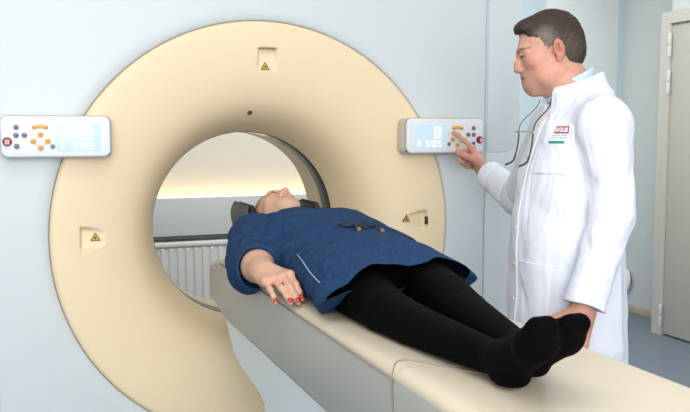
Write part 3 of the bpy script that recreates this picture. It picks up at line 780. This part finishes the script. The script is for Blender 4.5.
arm = (V[:, 1] < -.5)
C[arm] = np.array([.62, .36, .25])
kn = blob(V, (-.17, -.93, 1.03), (.06, .03, .04), .9)*.25; C = C*(1-kn)+np.array([.6, .27, .19])*kn
color(pb, C)
nail_mesh(nails[:4], 'nail', PT); nail_mesh(nails[4:]+nails2, 'nail', PT)
# hair, combed back flat
S = SDF(); S.frame(PHM, PHT, PHS)
S.ell((0, .02, .04), (.082, .1, .09), 0); S.ell((0, .055, -.02), (.07, .065, .07), .03)
def fhair(p):
    q = ((p-PHT.astype(np.float32))@PHM.astype(np.float32))/np.float32(PHS); x, y, z = q[..., 0], q[..., 1], q[..., 2]
    lim = np.where(y < -.02, .078-(y+.02)*-.25-2.2*np.maximum(np.abs(x)-.03, 0)*.6, np.where(y < .035, .045-(y+.02)*.5-.35*np.abs(x), -.09))
    return (lim-z)*.7*PHS
S.add(fhair, .006, 'i')
S.disp(lambda p: .0012*wn(p, 900, 300, 0, 0)*wn(p, 200, 0, 90, 1))
V, F = S.mesh(.003, (-.1, -.33, .95), (.22, .02, 1.3), 1)
mesh_np('hair', V, F, 'hair_f', PT)
# tights
S = SDF(); S.ell((.07, -1.02, 1.055), (.15, .14, .065), .03); legs(S, 0)
S.plane((0, 0, .9895), (0, 0, -1), .012)
V, F = S.mesh(.004, (-.2, -1.96, .95), (.35, -.7, 1.25), 1)
mesh_np('tights', V, F, 'tights', PT)
# denim dress
S = SDF()
a = (RE-RS)/np.linalg.norm(RE-RS)
b = (RW-RE)/np.linalg.norm(RW-RE); dz = np.array((-.010, 0, -.026))
S.cap(RS+np.array((-.01, 0, -.01)), RE, .074, .066, 0); S.cap(RE, RE+b*.085, .066, .062, .01, flat=True)
S.cap(RS+np.array((-.03, -.03, -.04)), RE+dz, .058, .052, .03); S.cap(RE+dz, RE+dz+b*.07, .052, .048, .02, flat=True)
S.cap(RS+np.array((-.06, -.06, -.065)), RE+np.array((-.02, 0, -.035)), .040, .040, .03)   # sleeve sagging over the table edge
S.cap(RE+b*.03, RE+b*.14, .048, .053, .004, 's'); S.cap(RE+dz*.8+b*.035, RE+dz*.8+b*.14, .036, .040, .008, 's')
S.cap(LS, LE, .07, .062, .03, flat=True)
S.cap(LE-a*.0, LE+np.array((.01, -.08, 0)), .05, .055, .006, 's')
S.cap((-.07, -.40, 1.085), (.21, -.40, 1.085), .073, .073, .03)
S.ell((.07, -.56, 1.075), (.185, .24, .1), .05)
for x in (-.005, .145): S.ell((x, -.585, 1.11), (.10, .125, .072), .04)
S.loft([(-1.38, .07, 1.025, .215, .075), (-1.28, .07, 1.03, .218, .083), (-1.2, .07, 1.036, .216, .090), (-1.08, .075, 1.047, .208, .10), (-.98, .072, 1.055, .198, .102), (-.85, .07, 1.06, .185, .098), (-.70, .07, 1.065, .18, .105), (-.5, .07, 1.065, .175, .1)], .03, axis=1)
S.ell((.07, -.36, 1.12), (.085, .075, .05), .04)                                            # stand of the neckline
S.plane((-.135, -1.105, .985), (.14, -1, -1.7), .004)                                           # hem
S.plane((.28, -1.17, 1.03), (.6, -1, -.2), .01)
S.frame(PHM, PHT, PHS); S.cap((0, -.01, -.07), (0, .035, -.19), .072, .06, .012, 's'); S.frame()
for (h, k, an) in LEG:
    pass
zsel = lambda p: np.minimum(.984-p[..., 2], p[..., 0]+.152)
S.add(zsel, .008, 'i')
def folds(p):
    y = p[..., 1]; hem = np.clip((-.80-y)/.35, 0, 1)
    d = .006*hem*wn(p, 34, 6, 22, 1.)+.0025*wn(p, 30, 55, 20, .5)*np.clip((-.42-y)/.2, 0, 1)
    d = d+.0018*wn(p, 90, 60, 40, 2)*wn(p, 25, -40, 10, 1)
    t = p-np.array((-.16, -.55, 1.05), np.float32); g = np.exp(-(t*t).sum(-1)/.012)
    d = d+.006*g*wn(p, 60, -75, 45, 0)
    t = p-np.array((.10, -.84, 1.15), np.float32); g = np.exp(-((t[..., 1]/.03)**2)-(t[..., 0]/.2)**2)
    return (d+.011*g).astype(np.float32)
S.disp(folds)
V, F = S.mesh(.0035, (-.36, -1.22, .86), (.46, -.26, 1.26), 1)
dress = mesh_np('dress', V, F, 'denim', PT); DT = bvh(V, F)
def on(tree, x, y, lift=.002):
    h, n, i, l = tree.ray_cast(Vector((x, y, 2)), Vector((0, 0, -1))); return h+Vector((0, 0, lift)) if h else Vector((x, y, 1.1))
tie = [(.06, -.80), (.085, -.84), (.07, -.87), (.05, -.90)]
for pts in ([(.10, -.79), (.09, -.83), (.09, -.86), (.07, -.89)], [(.11, -.79), (.14, -.82), (.15, -.85), (.14, -.885)], [(.07, -.79), (.10, -.80), (.13, -.795), (.15, -.80)], [(.105, -.785), (.07, -.815), (.05, -.80), (.07, -.78), (.105, -.785)], [(.105, -.785), (.14, -.82), (.165, -.80), (.14, -.775), (.105, -.785)]):
    q = spline([on(DT, x, y, .005) for x, y in pts], 6); t = tube('waist_tie', q, .0048, 'denim_dark', PT, n=8)
    if pts[-1][1] < -.88: tube('cord_end', [q[-1], q[-1]+Vector((-.006, -.02, -.002))], .0065, 'bead', PT, n=8)
q = spline([on(DT, x, y, .0025) for x, y in [(-.100, -.88), (-.112, -.96), (-.120, -1.04), (-.124, -1.12)]], 6); tube('side_stitching', q, .0016, 'stitch', PT, n=6)
#MARK_DOCTOR
# ------------------------------------------------------------------ doctor
ROOT = np.array([.745, -.905, 0.])
fb = np.array([-.962, .272, 0]); fb /= np.linalg.norm(fb); lb = np.array([fb[1], -fb[0], 0])*-1
lb = np.cross(np.array([0, 0, 1.]), fb)                # his left
DM = np.stack([lb, -fb, np.array([0, 0, 1.])], 1)
DR = empty('person', tuple(ROOT), 'grey haired man in a white coat standing and pressing a control panel button', 'person')
hf = np.array([-.915, .404, 0]); hf /= np.linalg.norm(hf); pt = R(15)
fwd = hf*math.cos(pt)-np.array([0, 0, 1])*math.sin(pt); upv = hf*math.sin(pt)+np.array([0, 0, 1])*math.cos(pt); lf = np.cross(upv, fwd)
HM = np.stack([lf, -fwd, upv], 1); HT = np.array([.679, -.867, 1.655]); HS = .90
def B(x, y, z): return DM@np.array((x, y, z), float)+ROOT
dLS, dLE, dLW = B(.176, .02, 1.432), np.array((.725, -1.11, 1.20)), np.array((.620, -1.13, .945))
dRS, dRE, dRW = B(-.176, 0, 1.43), np.array((.86, -.46, 1.185)), np.array((.884, -.20, 1.268))
TIP = np.array((.822, -.078, 1.414))
S = SDF(); S.frame(HM, HT, HS); head(S, True); S.frame(DM, ROOT)
S.loft([(.88, 0, .0, .155, .115), (1.0, 0, -.01, .16, .125), (1.15, 0, -.015, .155, .12), (1.3, 0, 0, .165, .11), (1.42, 0, .01, .16, .085), (1.47, 0, .02, .1, .06)], .03)
S.cap((-.16, .015, 1.42), (.16, .015, 1.42), .05, .05, .06); S.cap((0, .02, 1.44), (0, -.005, 1.53), .07, .06, .04)
for s in (-1, 1):
    S.cap((s*.085, 0, .9), (s*.09, -.01, .5), .075, .055, .04); S.cap((s*.09, -.01, .5), (s*.09, .02, .1), .05, .036, .03); S.cap((s*.09, .02, .06), (s*.1, -.13, .045), .035, .03, .03)
S.frame()
for a, e, w_ in ((dLS, dLE, dLW), (dRS, dRE, dRW)): S.cap(a, e, .048, .042, .03); S.cap(e, w_, .042, .028, .02)
ff = TIP-dRW
flx = {'index': (8, 9, 5), 'middle': (62, 88, 50), 'ring': (72, 92, 55), 'pinky': (76, 92, 55)}
th = [(.02, .028, -.006), (.05, .048, -.022), (.082, .04, -.04), (.106, .024, -.048)]
hd_ = np.array((.87, -.144, .48)); f0 = ff/np.linalg.norm(ff); 
dn = hand(S, dRW, ff+.02*hd_*0, hd_, 1, flx, th, 1.06, {'index': .03, 'middle': 0, 'ring': -.03, 'pinky': -.05}, (.3, .8, .3))
dn2 = hand(S, dLW, (-.32, .12, -.94), (-.35, -.92, 0), -1, {'index': (25, 25, 15), 'middle': (30, 28, 18), 'ring': (34, 30, 18), 'pinky': (38, 30, 18)}, th, 1.06)
V, F = S.mesh(.0032, (.30, -1.35, .0), (1.1, -.02, 1.82), 1)
db = mesh_np('body', V, F, 'skin', DR)
L = ((V-HT)@HM)/HS
C = face_color(L, True, [.62, .325, .23]); hm = (V[:, 2] < 1.44); C[hm] = [.60, .30, .21]
for c, t, u, r in dn[:1]:
    w_ = blob(V, c, (.03,)*3, 1)*.4; C = C*(1-w_)+np.array([.62, .26, .17])*w_
color(db, C); nail_mesh(dn+dn2, 'skin_nail', DR)
# hair
S = SDF(); S.frame(HM, HT, HS)
S.ell((0, .016, .040), (.0815, .102, .0905), 0); S.ell((0, .05, -.01), (.07, .068, .075), .03)
S.ell((0, -.05, .090), (.055, .04, .028), .02)
def mhair(p):
    q = ((p-HT.astype(np.float32))@HM.astype(np.float32))/np.float32(HS); x, y, z = q[..., 0], q[..., 1], q[..., 2]; ax = np.abs(x)
    front = .074-.30*(np.clip(ax-.02, 0, 1))+.25*np.clip(-.05-y, 0, 1)*0
    pts_y = np.array([-.2, -.072, -.060, -.042, -.030, -.0225, -.010, -.006, .018, .032, .042, .06, .2]); pts_z = np.array([.082, .082, .060, .052, .046, .012, -.014, .012, .022, .0, -.05, -.072, -.08])
    lim = np.interp(y, pts_y, pts_z).astype(np.float32)
    return (lim-z)*.55*HS
S.add(mhair, .005, 'i')
S.disp(lambda p: (.0022*wn(p, 300, 420, 500, 0)*wn(p, 600, -300, 300, 1)+.0016*wn(p, 700, 800, 900, 2)).astype(np.float32))
V, F = S.mesh(.0026, (.52, -1.05, 1.52), (.86, -.68, 1.82), 0)
hh = mesh_np('hair', V, F, 'hair_m', DR); L = ((V-HT)@HM)/HS
C = np.tile(np.array([.040, .024, .014]), (len(V), 1))
for s in (-1, 1):
    w_ = np.clip(blob(L, (s*.075, -.02, .03), (.035, .035, .04), .9), 0, 1)*(.45+.45*rng.rand(len(V), 1)); C = C*(1-w_)+np.array([.25, .21, .175])*w_
    w_ = np.clip(blob(L, (s*.07, .05, -.02), (.05, .05, .05), .9), 0, 1)*.35*rng.rand(len(V), 1); C = C*(1-w_)+np.array([.24, .19, .15])*w_
color(hh, C)
# pale blue shirt collar
S = SDF(); S.frame(HM, HT, HS); S.frame()
nk = HM@np.array((0, .04, -.125))*HS+HT; nk2 = HM@np.array((0, .036, -.075))*HS+HT
S.frame(DM, nk)
S.cap((0, .004, -.05), (0, .004, .05), .071, .067, 0, flat=True); S.cap((0, .004, -.1), (0, .004, .08), .066, .061, .002, 's'); S.plane((0, .0, .026), (0, -.45, .88), .003)
S.frame()
V, F = S.mesh(.0026, tuple(nk-.16), tuple(nk+.16), 0)
mesh_np('shirt_collar', V, F, 'shirt', DR)
# trousers and shoes
S = SDF(); S.frame(DM, ROOT); S.loft([(.78, 0, 0, .17, .12), (.95, 0, 0, .165, .125), (1.02, 0, 0, .165, .125)], 0)
for s in (-1, 1): S.cap((s*.085, 0, .9), (s*.09, -.005, .5), .095, .078, .03); S.cap((s*.09, -.005, .5), (s*.09, .015, .085), .078, .068, .03, flat=True)
V, F = S.mesh(.006, (.35, -1.3, .05), (1.1, -.5, 1.06), 1); mesh_np('trousers', V, F, 'trousers', DR)
for s in (-1, 1):
    S = SDF(); S.frame(DM, ROOT); S.ell((s*.09, .03, .06), (.045, .06, .06), 0); S.cap((s*.09, .03, .045), (s*.105, -.15, .045), .048, .044, .03); S.plane((0, 0, .002), (0, 0, -1), .006)
    V, F = S.mesh(.005, (.35, -1.3, -.02), (1.1, -.5, .2), 1); mesh_np('shoe', V, F, 'shoe', DR)
# white coat
S = SDF()
mid = dLE
def sleeve(Sh, El, Wr, cuff):
    S.cap(Sh, El, .070, .058, .012); S.cap(El, Wr, .058, .050, .02)
    a = (Wr-El)/np.linalg.norm(Wr-El); e = Wr-a*cuff
    S.cap(e-a*.06, e, .0545, .056, .004, flat=True); S.plane(tuple(e), tuple(a), .002)
    S.cap(e-a*.04, e+a*.06, .042, .044, .003, 's')
S.P = []
sleeve(dRS, dRE, dRW, .035); PA = S.P; S.P = []
sleeve(dLS, dLE, dLW, .010); PB = S.P; S.P = []
def group(P):
    def f(p):
        d = None
        for g, k, op in P:
            q = g(p).astype(np.float32); d = q if d is None else SDF.comb(d, q, k, op)
        return d
    return f
S.add(group(PA), 0, 'u'); S.add(group(PB), .012, 'u')
S.frame(DM, ROOT)
S.loft([(.53, 0, .0, .200, .182), (.70, 0, -.002, .195, .176), (.90, 0, -.006, .188, .168), (1.05, 0, -.012, .182, .165), (1.18, 0, -.012, .178, .158), (1.32, 0, -.002, .182, .148), (1.42, 0, .01, .178, .126), (1.475, 0, .015, .145, .10), (1.53, 0, .014, .10, .086)], .02)
S.cap((-.155, .02, 1.435), (.155, .02, 1.435), .066, .066, .04)
for q in (-1, 1): S.cap((q*.05, .03, 1.515), (q*.165, .02, 1.447), .05, .052, .05)
S.cap((0, .03, 1.46), (0, -.010, 1.625), .092, .080, .03, flat=True); S.plane((0, .0, 1.572), (0, -.30, .95), .004)                     # stand collar
S.cap((0, .028, 1.43), (0, -.016, 1.66), .074, .075, .003, 's'); S.ell((0, -.095, 1.545), (.026, .06, .07), .012, 's')
S.loft([(.45, 0, .0, .188, .170), (.62, 0, -.002, .186, .167)], .0, 's')
def ridge(t): return 1-2*np.sqrt(np.sin(t)**2+.02)
def cfold(p):
    q = ((p-ROOT.astype(np.float32))@DM.astype(np.float32)); x, y, z = q[..., 0], q[..., 1], q[..., 2]
    th_ = np.arctan2(y, x); low = np.clip((1.15-z)/.5, 0, 1)
    d = .005*low*np.sin(th_*6+z*2+1)+.0025*low*np.sin(th_*13+z*4)
    d = d+.0026*ridge(x*11+z*13+y*6+.5*np.sin(z*15))*np.sin(z*7-x*9+1)+.0016*ridge(x*17-z*24+y*9)*np.sin(z*12+x*7)
    for c, ax, s2, fr, am in ((dLE, dLW-dLS, .016, 46, .0032), (dRE, dRW-dRS, .010, 60, .004), (dLS+np.array((.0, 0, -.10)), np.array((.5, .2, 1)), .018, 34, .0035), (dLW+(dLE-dLW)*.45, np.array((.4, 0, 1.)), .010, 46, .003)):
        u = np.array(ax, float); u /= np.linalg.norm(u); t = p-c.astype(np.float32); g = np.exp(-(t*t).sum(-1)/s2)
        d = d+am*g*ridge((t@u.astype(np.float32))*fr*.5+(t[..., 0]+t[..., 1])*22)
    return d.astype(np.float32)
S.disp(cfold)
V, F = S.mesh(.0036, (.40, -1.32, .5), (1.1, -.14, 1.64), 1)
coat = mesh_np('coat', V, F, 'coat', DR); CT = bvh(V, F)
FD = -DM@np.array((0, -1, 0.)); fdir = (DM@np.array((0, 1., 0)))
def front(x, z): return B(x, -.6, z)
def surf(x, z, lift=.002):
    h, n, i, l = CT.ray_cast(Vector(front(x, z)), Vector(fdir)); return (h+n*lift, n) if h else (Vector(B(x, -.16, z)), Vector(-fdir))
lin = lambda a, b, n: [a+(b-a)*i/(n-1) for i in range(n)]
patch('placket', CT, lin(-.002, .034, 5), lin(.56, 1.46, 60), front, fdir, 'coat', DR, .0022)
for z in (1.44, 1.345, 1.245, 1.14, 1.035, .93, .825, .72):
    h, n = surf(.016, z, .0035); rot = n.to_track_quat('Z', 'Y').to_matrix()
    V = [h+rot@Vector((.0062*math.cos(q)*k, .0062*math.sin(q)*k, dz)) for k, dz in ((1, -.003), (1, .001), (.8, .002), (.5, .0012)) for q in [2*math.pi*i/16 for i in range(16)]]
    mesh_np('coat_button', V, [(r*16+i, r*16+(i+1) % 16, (r+1)*16+(i+1) % 16, (r+1)*16+i) for r in range(3) for i in range(16)]+[tuple(48+i for i in range(16))], 'button', DR)
pk = patch('breast_pocket', CT, lin(.072, .158, 16), lin(1.305, 1.435, 22), front, fdir, 'coat', DR, .004)
patch('side_pocket', CT, lin(.06, .175, 16), lin(.85, 1.05, 22), front, fdir, 'coat', DR, .0045)
lg = patch('name_patch', CT, lin(.098, .150, 12), lin(1.384, 1.442, 12), front, fdir, 'logo_white', DR, .0065)
patch('red_bar', CT, lin(.104, .147, 12), lin(1.416, 1.436, 5), front, fdir, 'logo_red', DR, .0075)
patch('teal_bar', CT, lin(.101, .142, 12), lin(1.388, 1.3955, 3), front, fdir, 'logo_teal', DR, .0075)
GLY = ['11010011', '10111001', '11111011', '10101101']                # the unreadable woven lettering: light strokes on red, grey lines below
for k in range(4):
    x0 = .1065+.0098*k
    for (a, b, c_, d_) in ((0, 0, .0016, .013), (.0055, 0, .0071, .013), ((0, .0045, .0071, .0065), (0, .0114, .0071, .013), (0, 0, .0071, .0018), (.0027, 0, .0043, .013))[k]):
        patch('woven_letter', CT, lin(x0+a, x0+c_, 3), lin(1.4195+b, 1.4195+d_, 4), front, fdir, 'logo_white', DR, .0085)
for z in (1.409, 1.4025):
    for k in range(5): patch('woven_line', CT, lin(.103+.0085*k, .109+.0085*k, 3), lin(z, z+.0032, 2), front, fdir, 'logo_grey', DR, .0075)
#MARK_GLASSES
# ------------------------------------------------------------------ spectacles hanging on a neck cord
gls = empty('eyeglasses', tuple(B(0, -.15, 1.42)), 'black and gold spectacles hanging on a dark cord down the white coat front', 'glasses')
def hang(x, y, z, lift=.006):
    h, n, i, l = CT.ray_cast(Vector(front(x, z)), Vector(fdir))
    p = Vector(B(x, y, z))
    if h is not None and (h-p).dot(Vector(fdir)) < lift: p = h-Vector(fdir)*lift
    return p
yf = min(float((np.array(hang(x, -.135, 1.42))-ROOT)@DM[:, 1]) for x in (-.06, 0, .06))-.004
for s_ in (-1, 1):
    P = [Vector(B(s_*.034+.0265*math.cos(q), yf-.015+.0125*math.sin(q), 1.421)) for q in [2*math.pi*i/28 for i in range(28)]]
    tube('rim', P, .0013, 'gold', gls, n=8, closed=True)
    bm = bmesh.new(); up_ = [bm.verts.new(p+Vector((0, 0, .0007))) for p in P]; dn_ = [bm.verts.new(p-Vector((0, 0, .0007))) for p in P]
    bm.faces.new(up_); bm.faces.new(dn_[::-1])
    for i in range(28): bm.faces.new((up_[i], dn_[i], dn_[(i+1) % 28], up_[(i+1) % 28]))
    from_bm('lens', bm, 'lens', gls)
    x = s_*.064
    tube('hinge', [B(s_*.059, yf-.011, 1.421), B(x, yf-.006, 1.421), B(x, yf-.003, 1.412)], .0024, 'gold', gls, n=8)
    t = spline([hang(x, yf-.003, 1.414), hang(x, yf-.006, 1.385), hang(x, yf-.014, 1.348), hang(x, yf-.022, 1.332), hang(x, yf-.044, 1.322)], 6)
    tube('temple', t, [.0022]*(len(t)//2)+[.0030]*(len(t)-len(t)//2), 'glass_frame', gls, n=8)
    c = spline([hang(s_*.045, -.085, 1.515, .003), hang(s_*.058, -.095, 1.49), hang(s_*.066, yf+.006, 1.45), hang(x, yf-.004, 1.421)], 8)
    tube('neck_cord', c, .0013 if s_ < 0 else .0019, 'cord', gls, n=6)
tube('bridge', spline([B(-.0085, yf-.014, 1.421), B(0, yf-.009, 1.424), B(.0085, yf-.014, 1.421)], 5), .0016, 'gold', gls, n=8)
